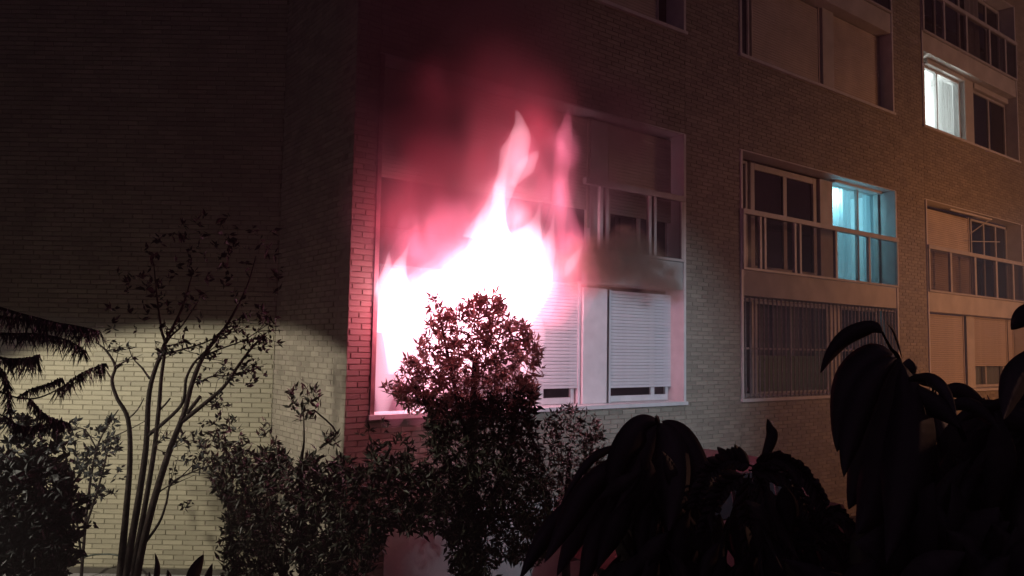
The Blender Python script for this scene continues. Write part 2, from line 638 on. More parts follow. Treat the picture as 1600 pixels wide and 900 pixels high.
# ---- first bay, storey three
shutter(a + 0.1, 6.5, S3 + .06, T3 - 0.01, YR, M['beige'], single=False)
shutter(6.9, 8.5, S3 + .06, T3 - 0.01, YR, M['beige'], single=False)
boxpart('pilaster', (6.52, 6.88, YR - .04, YR + .1, S3 + .06, T3 - .01), M['render'], block)
boxpart('recess_back', (a, b, 0.36, 0.44, S3, T3), M['char_dark'], block)
boxpart('recess_back', (a, b, 0.36, 0.44, B4, T4), M['char_dark'], block)
railing(a + 0.06, b - 0.06, B4, B4 + 1.0, [(3.85, .06), (5.1, .06), (6.3, .06), (7.5, .06), (8.73, .05)], M['dimrail'], M['railglass'])

# ---- second bay, storey one: barred window
a, b = BAYS[1]
gr = MB()
for zz in (S1 + 0.09, H + 0.02, T1 - 0.07):
    gr.box(a + 0.055, b - 0.055, 0.012, 0.026, zz, zz + 0.03)
gr = gr.build('window_grille', M['iron'], block)
nb = 40
bar = MB()
bar.tube([(0, 0, S1 + 0.055), (0, 0, T1 - 0.02)], [0.0125, 0.0125], 6)
barm = bar.mesh('bar', M['iron'], False)
for k in range(nb):
    s = link('bar', barm, gr)
    s.location = (a + 0.12 + (b - a - 0.24) * k / (nb - 1), 0.0, 0)
wa, wb, wc = fx(1180, 560, YR), fx(1236, 560, YR), fx(1300, 560, YR)
window(a + .06, fx(1178, 560, YR), S1 + .055, T1 - .02, YR, 1, .05, M['dimrail'])
window(fx(1180, 560, YR), fx(1295, 560, YR), S1 + .055, T1 - .02, YR, 2, .07, M['dimrail'], M['clear'], split=wb, label='barred window with a dim yellow light inside')
boxpart('pilaster', (fx(1297, 560, YR), fx(1312, 560, YR), YR - .02, YR + .1, S1 + .052, T1 - .02), M['dimrail'], block)
window(fx(1314, 560, YR), fx(1372, 560, YR), S1 + .055, T1 - .02, YR, 2, .06, M['dimrail'])
boxpart('recess_back', (fx(1297, 560, YR), b, .36, .44, S1, T1), M['char_dark'], block)
# ---- second bay, storey two: balcony, dark window and the lit cyan one
YB = 0.30
Z2 = T2 - 0.06
railing(a + 0.02, b - 0.02, B2, H + 2.28, [(a + .05, .06), (fx(1185, 380, 0), .05), (fx(1192, 380, 0), .05), (fx(1239, 380, 0), .05), (fx(1247, 380, 0), .05), (fx(1303, 390, 0), .06), (fx(1355, 400, 0), .06), (b - .05, .06)], M['dimrail'], M['railglass'])
window(a + .06, fx(1168, 300, YB), B2 + .02, Z2, YB, 1, .05, M['dimrail'])
window(fx(1173, 300, YB), fx(1276, 320, YB), B2 + .04, Z2, YB, 2, .11, M['dimrail'], split=fx(1227, 310, YB))
boxpart('pilaster', (fx(1278, 330, YB), fx(1297, 330, YB), YB - .05, YB + .12, B2, Z2), M['dimrail'], block)
cu0, cu1 = fx(1299, 330, YB), fx(1374, 340, YB)
zc1 = F(1299, 275, YB).z
window(cu0, cu1, B2 + .04, zc1 + .05, YB, 2, .05, M['dimrail'], M['clear'], split=fx(1341, 330, YB), label='window lit cyan from inside behind sheer curtains')
boxpart('shutter_box', (cu0 - .02, b - .08, YB - .10, YB + .10, zc1 + .06, Z2), M['frame'], block, .01)
window(cu1 + .03, b - .06, B2 + .04, zc1 + .05, YB + .02, 2, .05, M['dimrail'])
boxpart('recess_back', (a, cu0 - .05, YB + .12, YB + .2, B2, T2), M['char_dark'], block)
boxpart('recess_back', (cu1 + .03, b, YB + .12, YB + .2, B2, T2), M['char_dark'], block)


def lit_room(u0, u1, y0, y1, z0, z1, name='lit_room'):
    r = MB()
    r.box(u0, u1, y1, y1 + .05, z0, z1)
    r.box(u0 - .05, u0, y0, y1, z0, z1)
    r.box(u1, u1 + .05, y0, y1, z0, z1)
    r.box(u0, u1, y0, y1, z1, z1 + .05)
    r.box(u0, u1, y0, y1, z0 - .05, z0)
    return r.build(name, M['room'], block)


def curtain(u0, u1, z0, z1, y, waves, amp, material, flare=0.0):
    b = MB()
    n = waves * 8
    rows = 5
    for j in range(rows + 1):
        t = j / rows
        for i in range(n + 1):
            s = i / n
            ph = s * waves * 2 * math.pi
            x = u0 + (u1 - u0) * s + flare * (1 - t) * (s - .5)
            b.v.append((x, y + amp * math.sin(ph + .4 * math.sin(3 * t + s * 5)) + .3 * amp * math.sin(2.3 * ph), z0 + (z1 - z0) * t))
    for j in range(rows):
        for i in range(n):
            k = j * (n + 1) + i
            b.f.append((k, k + 1, k + n + 2, k + n + 1))
    return b.build('curtain', material, block, smooth=True)


lit_room(cu0 - .3, cu1 + .02, YB + .12, YB + 2.2, B2 + .02, Z2)
curtain(cu0 + .05, cu0 + (cu1 - cu0) * .58, B2 + .06, zc1 + .02, YB + .20, 6, .035, M['sheer'])
curtain(cu1 - .22, cu1 - .02, B2 + .06, zc1 + .02, YB + .20, 3, .03, M['sheer'])
lamp('ceiling_bulb', 'POINT', (cu0 + .20, YB + .36, zc1 - .36), 34, (.34, .84, 1.0), .05)
lamp('ceiling_bulb', 'POINT', (cu0 + .58, YB + .36, zc1 - .30), 24, (.34, .84, 1.0), .05)
lamp('room_light', 'POINT', (cu1 - .12, YB + 1.7, Z2 - .25), 36, (.20, .72, 1.0), .1)
# dim yellow room behind the bars
lit_room(fx(1178, 560, YR), fx(1295, 560, YR), .36, 2.2, S1 + .0, T1 - .02, 'dim_room')
lamp('table_lamp', 'POINT', (fx(1215, 560, YR), 1.2, S1 + .55), 1.0, (1.0, .62, .16), .06)
curtain(fx(1180, 560, YR) + .03, fx(1295, 560, YR) - .03, H - .08, T1 - .03, .50, 12, .02, M['curtain_dark'])
# ---- second bay, storey three
window(a + .06, fx(1171, 50, YR), S3 + .05, T3 - .01, YR, 1, .05, M['dimrail'])
z3b = F(1180, 87, YR).z
shutter(fx(1173, 50, YR), fx(1279, 60, YR), F(1225, 108, YR).z, T3 - .01, YR, M['beige'], single=False)
window(fx(1174, 50, YR), fx(1278, 60, YR), S3 + .05, T3 - .02, YR + .04, 2, .06, M['dimrail'], split=fx(1226, 110, YR))
boxpart('pilaster', (fx(1281, 60, YR), fx(1298, 60, YR), YR - .06, YR + .1, S3 + .052, T3 - .01), M['render'], block)
shutter(fx(1299, 60, YR), fx(1390, 100, YR), S3 + .12, T3 - .01, YR, M['beige'], single=False)
boxpart('recess_back', (a, b, .36, .44, S3, T3), M['char_dark'], block)
window(a + .1, 12.6, B4 + .05, T4 - .06, YB, 2, .08, M['dimrail'])
window(12.7, b - .1, B4 + .05, T4 - .06, YB, 2, .08, M['dimrail'])
boxpart('recess_back', (a, b, .42, .5, B4, T4), M['char_dark'], block)
railing(a + 0.06, b - 0.06, B4, B4 + 1.0, [(a + .09, .06), (11.4, .06), (12.67, .06), (13.9, .06), (b - .09, .06)], M['dimrail'], M['railglass'])

# ---- third bay, storey one
a, b = BAYS[2]
zq = F(1550, 572, YR).z
shutter(a + .07, fx(1506, 560, YR), S1 + .07, T1 - .01, YR, M['beige'])
boxpart('pilaster', (fx(1508, 560, YR), fx(1520, 560, YR), YR - .05, YR + .1, S1 + .052, T1 - .01), M['render'], block)
shutter(fx(1521, 560, YR), fx(1573, 560, YR), zq, T1 - .01, YR, M['beige'])
shutter(fx(1575, 560, YR), b - .08, zq, T1 - .01, YR, M['beige'])
window(fx(1522, 560, YR), fx(1572, 560, YR), S1 + .055, T1 - .02, YR + .05, 2, .06, M['dimrail'], M['clear'], split=fx(1545, 590, YR), label='window with pale yellow panes below a lowered shutter')
window(fx(1576, 560, YR), b - .09, S1 + .055, T1 - .02, YR + .05, 2, .06, M['dimrail'])
curtain(fx(1523, 560, YR), fx(1571, 560, YR), S1 + .08, T1 - .02, YR + .16, 6, .015, M['sheer'])
boxpart('recess_back', (a, b, .48, .54, S1, T1), M['char_dark'], block)
# ---- third bay, storey two: balcony with a projected shutter
railing(a + .02, b + .02, B2, H + 2.28, [(a + .05, .06), (fx(1483, 430, 0), .08), (fx(1521, 430, 0), .09), (fx(1554, 430, 0), .09), (fx(1580, 430, 0), .08), (b - .05, .06)], M['dimrail'], M['railglass'])
shutter(a + .07, fx(1513, 360, YB), B2 + .05, Z2, YB, M['beige'], single=False)
window(fx(1517, 360, YB), fx(1575, 360, YB), B2 + .05, Z2, YB, 3, .05, M['dimrail'])
window(fx(1577, 360, YB), b - .07, B2 + .05, Z2, YB, 2, .05, M['dimrail'])
boxpart('recess_back', (a, b, .42, .5, B2, T2), M['char_dark'], block)
aw = MB()
r0, r1 = F(1484, 327, -0.02), F(1549, 343, -.55)
aw.tube([F(1484, 327, .1), F(1549, 343, -.12)], [.022, .022], 6)
aw.tube([F(1516, 365, .22), F(1545, 344, -.10)], [.012, .012], 6)
aw.tube([F(1517, 377, .1), F(1562, 378, -.02)], [.010, .010], 6)
aw.build('awning_arm', M['frame'], block)
# ---- third bay, storey three: white lit window
lw0, lw1 = fx(1444, 150, YR), fx(1500, 170, YR)
zl1 = F(1444, 102, YR).z
window(lw0, lw1, S3 + .05, zl1, YR, 2, .05, M['frame'], M['clear'], split=fx(1465, 160, YR), label='window lit white from inside with drawn back curtains')
boxpart('shutter_box', (lw0 - .02, lw1 + .05, YR - .10, YR + .08, zl1 + .01, T3 - .012), M['render'], block, .01)
boxpart('pilaster', (fx(1504, 170, YR), fx(1517, 170, YR), YR - .06, YR + .1, S3 + .052, T3 - .012), M['render'], block)
zr1 = F(1519, 140, YR).z
window(fx(1519, 200, YR), b - .08, S3 + .05, zr1, YR, 2, .06, M['dimrail'], split=fx(1546, 200, YR))
boxpart('shutter_box', (fx(1519, 200, YR), b - .08, YR - .08, YR + .08, zr1 + .01, T3 - .012), M['render'], block, .01)
boxpart('recess_back', (fx(1504, 170, YR), b, .36, .44, S3, T3), M['char_dark'], block)
lit_room(lw0 - .05, lw1 + .05, .32, 2.4, S3 + .02, T3 - .03)
curtain(lw0 + .04, lw0 + .62, S3 + .07, zl1 - .04, .40, 5, .03, M['sheer'])
curtain(lw1 - .62, lw1 - .03, S3 + .07, zl1 - .04, .42, 5, .035, M['sheer'], .12)
lamp('ceiling_bulb', 'POINT', (lw0 + .35, .9, zl1 - .75), 95, (.95, 1.0, .97), .12)
# a strip of loose curtain blown outside the frame
# ---- third bay, storey four
window(a + .1, fx(1500, 30, YB), B4 + .05, T4 - .06, YB, 2, .07, M['dimrail'])
window(fx(1520, 30, YB), b - .1, B4 + .05, T4 - .06, YB, 2, .07, M['dimrail'])
curtain(fx(1505, 30, YB), fx(1526, 30, YB), B4 + .05, T4 - .08, YB - .04, 3, .02, M['curtain_dark'])
boxpart('recess_back', (a, b, .42, .5, B4, T4), M['char_dark'], block)
railing(a + .02, b - .02, B4, B4 + 1.0, [(a + .05, .06), (fx(1472, 30, 0), .07), (fx(1507, 40, 0), .08), (fx(1543, 60, 0), .08), (fx(1568, 80, 0), .08), (b - .05, .06)], M['dimrail'], M['railglass'])

# ------------------------------------------------------------------ brick wing on the left
wing = thing('brick_wing', 'windowless cream brick wing meeting the block at the inner corner behind the thin tree', 'building')
WD = Vector((-0.80157, 0.59766, 0)).normalized()
WN = Vector((-WD.y, WD.x, 0)) * -1
if WN.dot(CAM - Vector((X0, 2.2, 0))) < 0:
    WN = -WN
WO = Vector((X0, 2.2, 0))
wm = MB()
L_W = 8.0
q0, q1 = WO - WN * 0.008, WO + WD * L_W - WN * 0.008
q2, q3 = q1 - WN * 4, q0 - WN * 4
wm.add([(q.x, q.y, z) for z in (0, TOP) for q in (q0, q1, q2, q3)], [(0, 1, 5, 4), (1, 2, 6, 5), (2, 3, 7, 6), (3, 0, 4, 7), (4, 5, 6, 7), (0, 3, 2, 1)])
wm.build('wall', M['wingmortar'], wing)


def pick_wing(q, nd):
    t = (q - WO).dot(WD)
    if t > 3.6 or q.z > 3.1 or q.z < 0.1:
        return None
    return abs(t - 1.5) / 1.5 + abs(q.z - 1.2) / 1.4


brickwork(wing, [(WO, WD, WN, [(0.004, L_W, 0.085, TOP)])], M['wingbrick'], pick_wing)


def strip(name, t0, t1, n0, n1, z0, z1, material, parent=None):
    b = MB()
    ps = [WO + WD * t + WN * n for (t, n) in ((t0, n0), (t1, n0), (t1, n1), (t0, n1))]
    b.add([(p.x, p.y, z) for z in (z0, z1) for p in ps], [(0, 3, 2, 1), (4, 5, 6, 7), (0, 1, 5, 4), (1, 2, 6, 5), (2, 3, 7, 6), (3, 0, 4, 7)])
    return b.build(name, material, parent)


strip('plinth_band', 0.01, L_W, -0.004, 0.022, 0.0, 0.075, M['plinth'], wing)
pv = strip('pavement', -0.6, L_W, 0.03, 1.3, -0.2, 0.012, M['paving'])
pv['kind'] = 'structure'

# ------------------------------------------------------------------ fire
fire = thing('fire', 'pink and white flames bursting from the left window of the apartment block', 'fire')


def flame(name, pts, y, material, squash=0.75, wob=0.12, seed=0, smooth_n=6):
    """a closed body of flame: tapering swept tube; pts = (px, py, half width px)"""
    rnd = random.Random(seed)
    pp = smooth_path(pts, smooth_n)
    ring = 14
    b = MB()
    ph = [rnd.uniform(0, 6.28) for _ in range(6)]
    n = len(pp)
    for i, (x, yv, r) in enumerate(pp):
        yy = y(i / (n - 1)) if callable(y) else y
        c = F(x, yv, yy)
        dist = (c - CAM).dot(FW)
        rr = max(r, 0.4) * dist / FOC
        a0 = pp[max(i - 1, 0)]
        a1 = pp[min(i + 1, n - 1)]
        t = (F(a1[0], a1[1], yy) - F(a0[0], a0[1], yy)).normalized()
        side = t.cross(FW).normalized()
        dep = t.cross(side).normalized()
        for k in range(ring):
            an = 2 * math.pi * k / ring
            wv = 1 + wob * (math.sin(3 * an + ph[0] + i * .55) * .5 + math.sin(2 * an + ph[1] - i * .33) * .6 + math.sin(ph[2] + i * .8) * .4)
            b.v.append(tuple(c + rr * wv * (side * math.cos(an) + dep * squash * math.sin(an))))
    for i in range(n - 1):
        for k in range(ring):
            k2 = (k + 1) % ring
            b.f.append((i * ring + k, i * ring + k2, (i + 1) * ring + k2, (i + 1) * ring + k))
    b.f.append(tuple(range(ring))[::-1])
    b.f.append(tuple((n - 1) * ring + k for k in range(ring)))
    me = b.mesh(name, material, True)
    bm = bmesh.new()
    bm.from_mesh(me)
    bmesh.ops.recalc_face_normals(bm, faces=bm.faces)
    bm.to_mesh(me)
    bm.free()
    return link(name, me, fire)


V_white = emit_volume('flame_white', (1.0, 0.58, 0.72), 3.3)
V_thin = emit_volume('flame_thin_white', (1.0, 0.70, 0.80), 6.5)
V_pale = emit_volume('flame_pale', (1.0, 0.48, 0.62), 0.9)
V_pink = emit_volume('flame_pink', (1.0, 0.20, 0.34), 0.34)
V_veil = emit_volume('flame_veil', (1.0, 0.20, 0.34), 0.85)
V_hot = emit_volume('flame_hot', (1.0, 0.50, 0.60), 3.0)
V_rose = emit_volume('flame_rose', (1.0, 0.20, 0.33), 1.5)


def grow(pts, k, e=0):
    n = len(pts)
    return [(x, y, (r * k + e) * (1 - (i / (n - 1)) ** 3) + .5) for i, (x, y, r) in enumerate(pts)]


core = [
    [(628, 610, 6), (640, 585, 26), (660, 545, 46), (690, 490, 58), (735, 455, 70), (790, 420, 80), (822, 380, 54), (838, 345, 24), (844, 315, 4)],
    [(770, 470, 50), (768, 420, 52), (764, 370, 40), (772, 325, 22), (784, 280, 12), (793, 245, 8), (800, 215, 2)],
    [(612, 585, 5), (616, 540, 18), (618, 490, 27), (620, 450, 25), (624, 420, 18), (632, 398, 10), (640, 380, 2)],
    [(640, 480, 20), (675, 445, 24), (705, 412, 15), (724, 380, 5), (730, 365, 1.5)],
    [(735, 440, 24), (742, 390, 17), (748, 350, 9), (751, 330, 2)],
    [(700, 590, 14), (740, 540, 50), (780, 490, 58), (825, 450, 46), (850, 400, 26), (862, 360, 10), (866, 325, 2)],
    [(884, 432, 2), (891, 415, 9), (902, 398, 7), (910, 384, 1)],
    [(640, 500, 30), (652, 465, 40), (664, 436, 28), (676, 412, 14), (684, 396, 2)],
    [(690, 470, 30), (704, 432, 30), (722, 396, 18), (738, 366, 8), (744, 346, 2)],
    [(600, 520, 14), (604, 460, 20), (606, 420, 12), (608, 392, 2)],
]
ysh = lambda t: 0.12 - 0.55 * t
for i, c in enumerate(core):
    ysh = (lambda t: -.5) if i == 6 else (lambda t: 0.12 - 0.55 * t)
    flame('flame_core', grow(c, .95), ysh, V_white if i in (0, 5) else V_hot if i in (3, 6, 7, 8) else V_thin, .8, .10, i)
    flame('flame_tongue', grow(c, 1.12, 4), ysh, V_pale, .8, .14, i + 40)
    flame('flame_tongue', grow(c, 1.25, 13), ysh, V_pink, .8, .16, i + 80)
pale = [
    [(768, 400, 14), (777, 340, 14), (790, 285, 18), (803, 245, 21), (812, 215, 18), (812, 190, 9), (806, 172, 2)],
    [(800, 290, 6), (820, 262, 13), (834, 245, 8), (841, 236, 2)],
    [(848, 450, 20), (862, 390, 18), (872, 330, 15), (876, 290, 14), (878, 250, 13), (882, 215, 13), (886, 190, 9), (888, 172, 2)],
    [(640, 400, 10), (644, 380, 9), (650, 365, 3)],
]
for i, c in enumerate(pale):
    flame('flame_tongue', c, -0.55, V_hot if i < 2 else V_rose, .8, .12, i + 120)
    flame('flame_tongue', grow(c, 1.3, 8), -0.55, V_pink, .8, .15, i + 150)
pink = [
    [(845, 500, 10), (862, 480, 34), (882, 445, 36), (896, 405, 24), (890, 360, 20), (880, 320, 16), (876, 280, 8)],
    [(616, 470, 20), (614, 420, 22), (618, 385, 16), (612, 350, 8), (606, 325, 2)],
    [(650, 460, 40), (680, 400, 42), (700, 350, 30), (712, 310, 14), (716, 285, 3)],
]
for i, c in enumerate(pink):
    flame('flame_veil', c, -0.25, V_veil if i == 0 else V_pink, .8, .14, i + 200)
    flame('flame_veil', grow(c, 1.35, 8), -0.25, V_pink, .8, .14, i + 220)
inner = [
    [(596, 650, 14), (602, 600, 30), (606, 540, 40), (608, 480, 36), (612, 430, 22), (616, 400, 6)],
    [(640, 660, 20), (660, 620, 50), (690, 560, 80), (720, 500, 80), (740, 450, 30)],
    [(770, 660, 20), (775, 610, 50), (780, 550, 70), (800, 500, 60), (815, 460, 20)],
]
for i, c in enumerate(inner):
    flame('flame_tongue', c, 0.45, V_pale, .7, .12, i + 310)
flame('flame_veil', [(606, 668, 16), (606, 640, 34), (604, 600, 38), (606, 560, 30), (608, 520, 6)], 0.08, V_veil, .8, .12, 330)
flame('flame_veil', [(640, 664, 14), (650, 630, 40), (670, 590, 44), (690, 550, 10)], 0.05, V_veil, .8, .12, 331)
flame('flame_core', grow(inner[0], .6), 0.30, V_white, .7, .12, 320)
flame('flame_core', grow(inner[1], .6), 0.45, V_white, .7, .12, 321)
lamp('fire_light', 'POINT', tuple(F(740, 430, -0.95)), 44, (1.0, 0.15, 0.24), .25)
lamp('fire_light', 'POINT', tuple(F(640, 500, -0.35)), 20, (1.0, 0.18, 0.28), .18)

# ------------------------------------------------------------------ smoke
smoke = thing('smoke_cloud', 'grey brown smoke drifting right from the flames under the first balcony', 'smoke')


def puff(parent, pts, material, y, sx=1.25, sy=.7, name='smoke_puff'):
    bm = bmesh.new()
    bmesh.ops.create_icosphere(bm, subdivisions=2, radius=1.04)
    me = bpy.data.meshes.new(name)
    bm.to_mesh(me)
    bm.free()
    me.materials.append(material)
    for (x, yv, r) in pts:
        c = F(x, yv, y)
        rr = r * (c - CAM).dot(FW) / FOC
        o = link(name, me, parent)
        o.location = c
        o.scale = (rr * sx, rr * sy, rr)


SM = smoke_volume('drifting_smoke', (0.80, 0.52, 0.38), 12.0, 2.2, .85)
puff(smoke, [(915, 415, 62), (960, 412, 56), (1000, 405, 48), (1030, 432, 46), (980, 376, 34), (1052, 455, 26)], SM, -0.32)
plume = thing('smoke_plume', 'dark smoke plume rising from the flames up the front of the block', 'smoke')
PL = smoke_volume('rising_smoke', (0.52, 0.40, 0.42), 5.0, 1.1, .8)
PT = smoke_volume('thin_rising_smoke', (0.66, 0.48, 0.50), 3.2, 1.1, .8)
puff(plume, [(670, 330, 150), (700, 220, 160), (800, 220, 150), (880, 290, 90)], PL, -0.28, 1.1, .5)
puff(plume, [(800, 70, 190), (690, 50, 190), (870, 160, 120), (650, 150, 140), (975, 190, 100), (930, 280, 80)], PT, -0.28, 1.1, .5)
GL = smoke_volume('soft_halo_emission', (1.0, 0.09, 0.16), 1.15, 1.3, .95, True)  # self-glowing puffs stand in for bloom and smoke lit by the fire
HW = smoke_volume('soft_white_flame', (1.0, 0.62, 0.76), 7.0, 1.8, .9, True)
GB = smoke_volume('low_halo_emission', (1.0, 0.14, 0.24), 1.7, 1.6, .95, True)
puff(fire, [(835, 392, 52), (800, 350, 52), (850, 440, 42), (720, 425, 60), (632, 440, 36), (775, 300, 26)], HW, -0.45, .9, .6, 'flame_core')
PV = smoke_volume('pink_flame_veil', (1.0, 0.20, 0.34), 3.8, 2.0, .95, True)
puff(fire, [(616, 430, 48), (660, 415, 62), (700, 395, 66), (735, 355, 62), (790, 330, 70), (880, 440, 60), (895, 385, 44), (868, 310, 56), (880, 230, 48), (650, 370, 56), (690, 350, 56), (858, 485, 46), (812, 240, 50)], PV, -0.46, .9, .6, 'flame_veil')
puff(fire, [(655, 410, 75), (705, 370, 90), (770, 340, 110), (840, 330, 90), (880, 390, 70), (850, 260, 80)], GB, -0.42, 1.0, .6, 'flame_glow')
GU = smoke_volume('faint_halo_emission', (1.0, 0.09, 0.16), 0.42, 1.3, .95, True)
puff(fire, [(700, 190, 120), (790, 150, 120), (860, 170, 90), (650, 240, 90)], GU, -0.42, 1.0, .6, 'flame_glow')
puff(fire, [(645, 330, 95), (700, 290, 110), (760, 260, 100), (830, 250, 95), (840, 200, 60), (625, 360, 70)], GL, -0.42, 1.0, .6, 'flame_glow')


# ------------------------------------------------------------------ vegetation
def inside(poly, x, y):
    c = False
    j = len(poly) - 1
    for i in range(len(poly)):
        xi, yi = poly[i]
        xj, yj = poly[j]
        if (yi > y) != (yj > y) and x < (xj - xi) * (y - yi) / (yj - yi) + xi:
            c = not c
        j = i
    return c


def rv(rnd):
    while True:
        v = Vector((rnd.uniform(-1, 1), rnd.uniform(-1, 1), rnd.uniform(-1, 1)))
        if .05 < v.length < 1:
            return v.normalized()


def small_leaf(mb, base, d, ln, wd, rnd):
    n = d.cross(rv(rnd))
    if n.length < .05:
        n = d.orthogonal()
    n.normalize()
    s = d.cross(n)
    m = base + d * ln * .48 - n * wd * .22
    mb.add([base, base + d * ln * .42 + s * wd * .5, base + d * ln - n * ln * .12, base + d * ln * .42 - s * wd * .5, m],
           [(0, 4, 1), (4, 2, 1), (0, 3, 4), (3, 2, 4)])


def leafy(parent, polys, count, depth, spread, lpx, rnd, material, per=7, lean=(0, 0, .6), name='crown', aspect=.30, edge=0, core=.0):
    """rosettes of small leaves filling the solid that a set of outlines encloses, with depth"""
    mb = MB()
    for poly in polys:
        xs = [p[0] for p in poly]
        ys = [p[1] for p in poly]
        area = abs(sum(poly[i][0] * poly[(i + 1) % len(poly)][1] - poly[(i + 1) % len(poly)][0] * poly[i][1] for i in range(len(poly)))) / 2
        n = int(count * area / 10000)
        k = 0
        while k < n:
            x, y = rnd.uniform(min(xs), max(xs)), rnd.uniform(min(ys), max(ys))
            if not inside(poly, x, y):
                continue
            k += 1
            d = depth + rnd.gauss(0, spread * .5)
            c = P(x, y, d)
            ln = lpx * d / FOC
            axis = (rv(rnd) + Vector(lean)).normalized()
            for q in range(rnd.randint(per - 2, per + 1)):
                dr = (axis * rnd.uniform(.1, .9) + rv(rnd) * .9).normalized()
                s = ln * rnd.uniform(.6, 1.2)
                small_leaf(mb, c + axis * ln * rnd.uniform(-.6, .4), dr, s, s * aspect * rnd.uniform(.8, 1.2), rnd)
    o = mb.build(name, material, parent)
    o['kind'] = 'stuff'
    return o


def stems(parent, name, paths, depth, material, sub=4):
    """each stem: list of (px, py, half width px); depth may be a number or (d0, d1)"""
    for st in paths:
        b = MB()
        pp = smooth_path(st, sub)
        n = len(pp)
        d0, d1 = depth if isinstance(depth, tuple) else (depth, depth)
        b.tube([P(x, y, d0 + (d1 - d0) * i / (n - 1)) for i, (x, y, r) in enumerate(pp)], [max(.3, r) * depth_at(d0, d1, i, n) / FOC for i, (x, y, r) in enumerate(pp)], 7)
        b.build(name, material, parent, smooth=True)


def depth_at(d0, d1, i, n):
    return d0 + (d1 - d0) * i / (n - 1)


rnd = random.Random(11)
# tall bush in front of the burning window
bush = thing('tall_bush', 'tall narrow leaved bush standing against the flames of the burning window', 'bush')
leafy(bush, [[(672, 500), (700, 492), (740, 462), (775, 456), (790, 490), (822, 505), (846, 545), (846, 590), (832, 640), (700, 660), (640, 640), (612, 610), (628, 575), (650, 545)]], 300, 7.4, .6, 14, rnd, M['leaf_firelit'], 7)
leafy(bush, [[(668, 462), (690, 462), (703, 488), (716, 505), (680, 500), (664, 480)]], 150, 7.4, .2, 13, rnd, M['leaf_firelit'], 7, name='top_sprig')
leafy(bush, [[(600, 605), (640, 590), (660, 625), (640, 640), (612, 625)]], 190, 7.3, .25, 14, rnd, M['leaf_firelit'], 7, name='side_sprig')
leafy(bush, [[(660, 625), (835, 610), (842, 690), (852, 740), (862, 800), (868, 850), (835, 885), (790, 870), (770, 905), (715, 905), (690, 830), (690, 740), (668, 690)]], 330, 7.25, .7, 15, rnd, M['leaf'], 7, name='lower_crown')
stems(bush, 'trunk', [[(735, 1010, 12), (735, 850, 10), (738, 700, 8), (742, 560, 4)], [(735, 880, 7), (700, 720, 5), (660, 620, 3), (640, 600, 2)], [(740, 860, 7), (790, 720, 5), (815, 600, 3)], [(732, 700, 5), (705, 580, 3), (686, 490, 1.5)]], 7.4, M['bark'])
# broad bush left of it
bush2 = thing('broad_bush', 'broad dark green bush covering the inner corner left of the burning window', 'bush')
leafy(bush2, [[(322, 735), (338, 712), (352, 722), (372, 690), (392, 715), (415, 706), (432, 684), (446, 712), (468, 730), (492, 704), (512, 722), (535, 708), (556, 735), (585, 700), (604, 722), (628, 706), (645, 732), (690, 740), (690, 830), (600, 830), (590, 870), (560, 905), (350, 905), (345, 860), (355, 800), (335, 760), (330, 720)]], 270, 6.9, .8, 16, rnd, M['leaf'], 7)
leafy(bush2, [[(450, 605), (470, 595), (500, 610), (498, 640), (470, 660), (452, 640)]], 120, 6.9, .15, 15, rnd, M['leaf'], 6, name='top_sprig')
for pg in ([(345, 665), (372, 650), (390, 690), (355, 700)], [(405, 655), (428, 665), (430, 690), (412, 690)], [(312, 690), (332, 672), (345, 700), (322, 715)], [(500, 690), (522, 672), (535, 705), (505, 712)], [(560, 680), (600, 655), (640, 690), (690, 740), (600, 720)], [(330, 660), (360, 650), (372, 690), (340, 700)]):
    leafy(bush2, [pg], 85, 6.9, .3, 15, rnd, M['leaf'], 6, name='side_sprig')
stems(bush2, 'trunk', [[(480, 1030, 11), (475, 880, 8), (470, 740, 4), (475, 690, 1.6), (474, 640, .9)], [(490, 980, 8), (560, 800, 5), (610, 700, 2)], [(470, 960, 8), (400, 800, 5), (345, 690, 2)], [(500, 700, 2), (525, 675, 1.5), (490, 640, 1.2)]], 6.9, M['bark'])
# small bush under the shuttered window
bush3 = thing('small_bush', 'small pale leaved bush under the white shuttered window', 'bush')
leafy(bush3, [[(848, 660), (870, 640), (900, 632), (930, 650), (945, 680), (942, 720), (920, 760), (870, 800), (845, 790)]], 290, 7.7, .5, 11, rnd, M['leafpale'], 7, (0, 0, 1.0))
stems(bush3, 'trunk', [[(885, 1000, 8), (885, 820, 6), (890, 700, 3)], [(885, 850, 4), (915, 740, 2), (928, 680, 1)]], 7.7, M['bark'])

# thin tree of several stems before the wing wall
tree = thing('thin_tree', 'thin bare stemmed tree with several leaning trunks against the cream brick wall', 'tree')
stems(tree, 'trunk', [[(x, y, w * .82) for x, y, w in q] for q in [
    [(181, 1020, 9), (188, 900, 7.5), (197, 800, 6), (203, 720, 5), (200, 655, 4.2), (183, 622, 3.6), (175, 595, 3.2), (180, 572, 2.6), (166, 548, 2), (150, 535, 1.2)],
    [(187, 1020, 8), (197, 900, 7), (215, 790, 6.5), (228, 700, 5.5), (233, 615, 4.6), (248, 562, 4), (262, 527, 3), (285, 480, 2), (300, 430, 1)],
    [(196, 1020, 7), (207, 900, 5.5), (225, 800, 5), (240, 710, 4.6), (248, 640, 4), (252, 590, 3.4), (258, 540, 3), (252, 515, 2.4), (246, 470, 1.6), (240, 410, 1)],
    [(203, 1020, 9), (214, 900, 7.5), (236, 800, 7), (263, 710, 6), (288, 645, 5), (300, 600, 4.6), (316, 560, 4), (338, 528, 3.4), (356, 505, 2.6), (385, 450, 1.6), (400, 400, 1)],
]], 7.2, M['bark'])
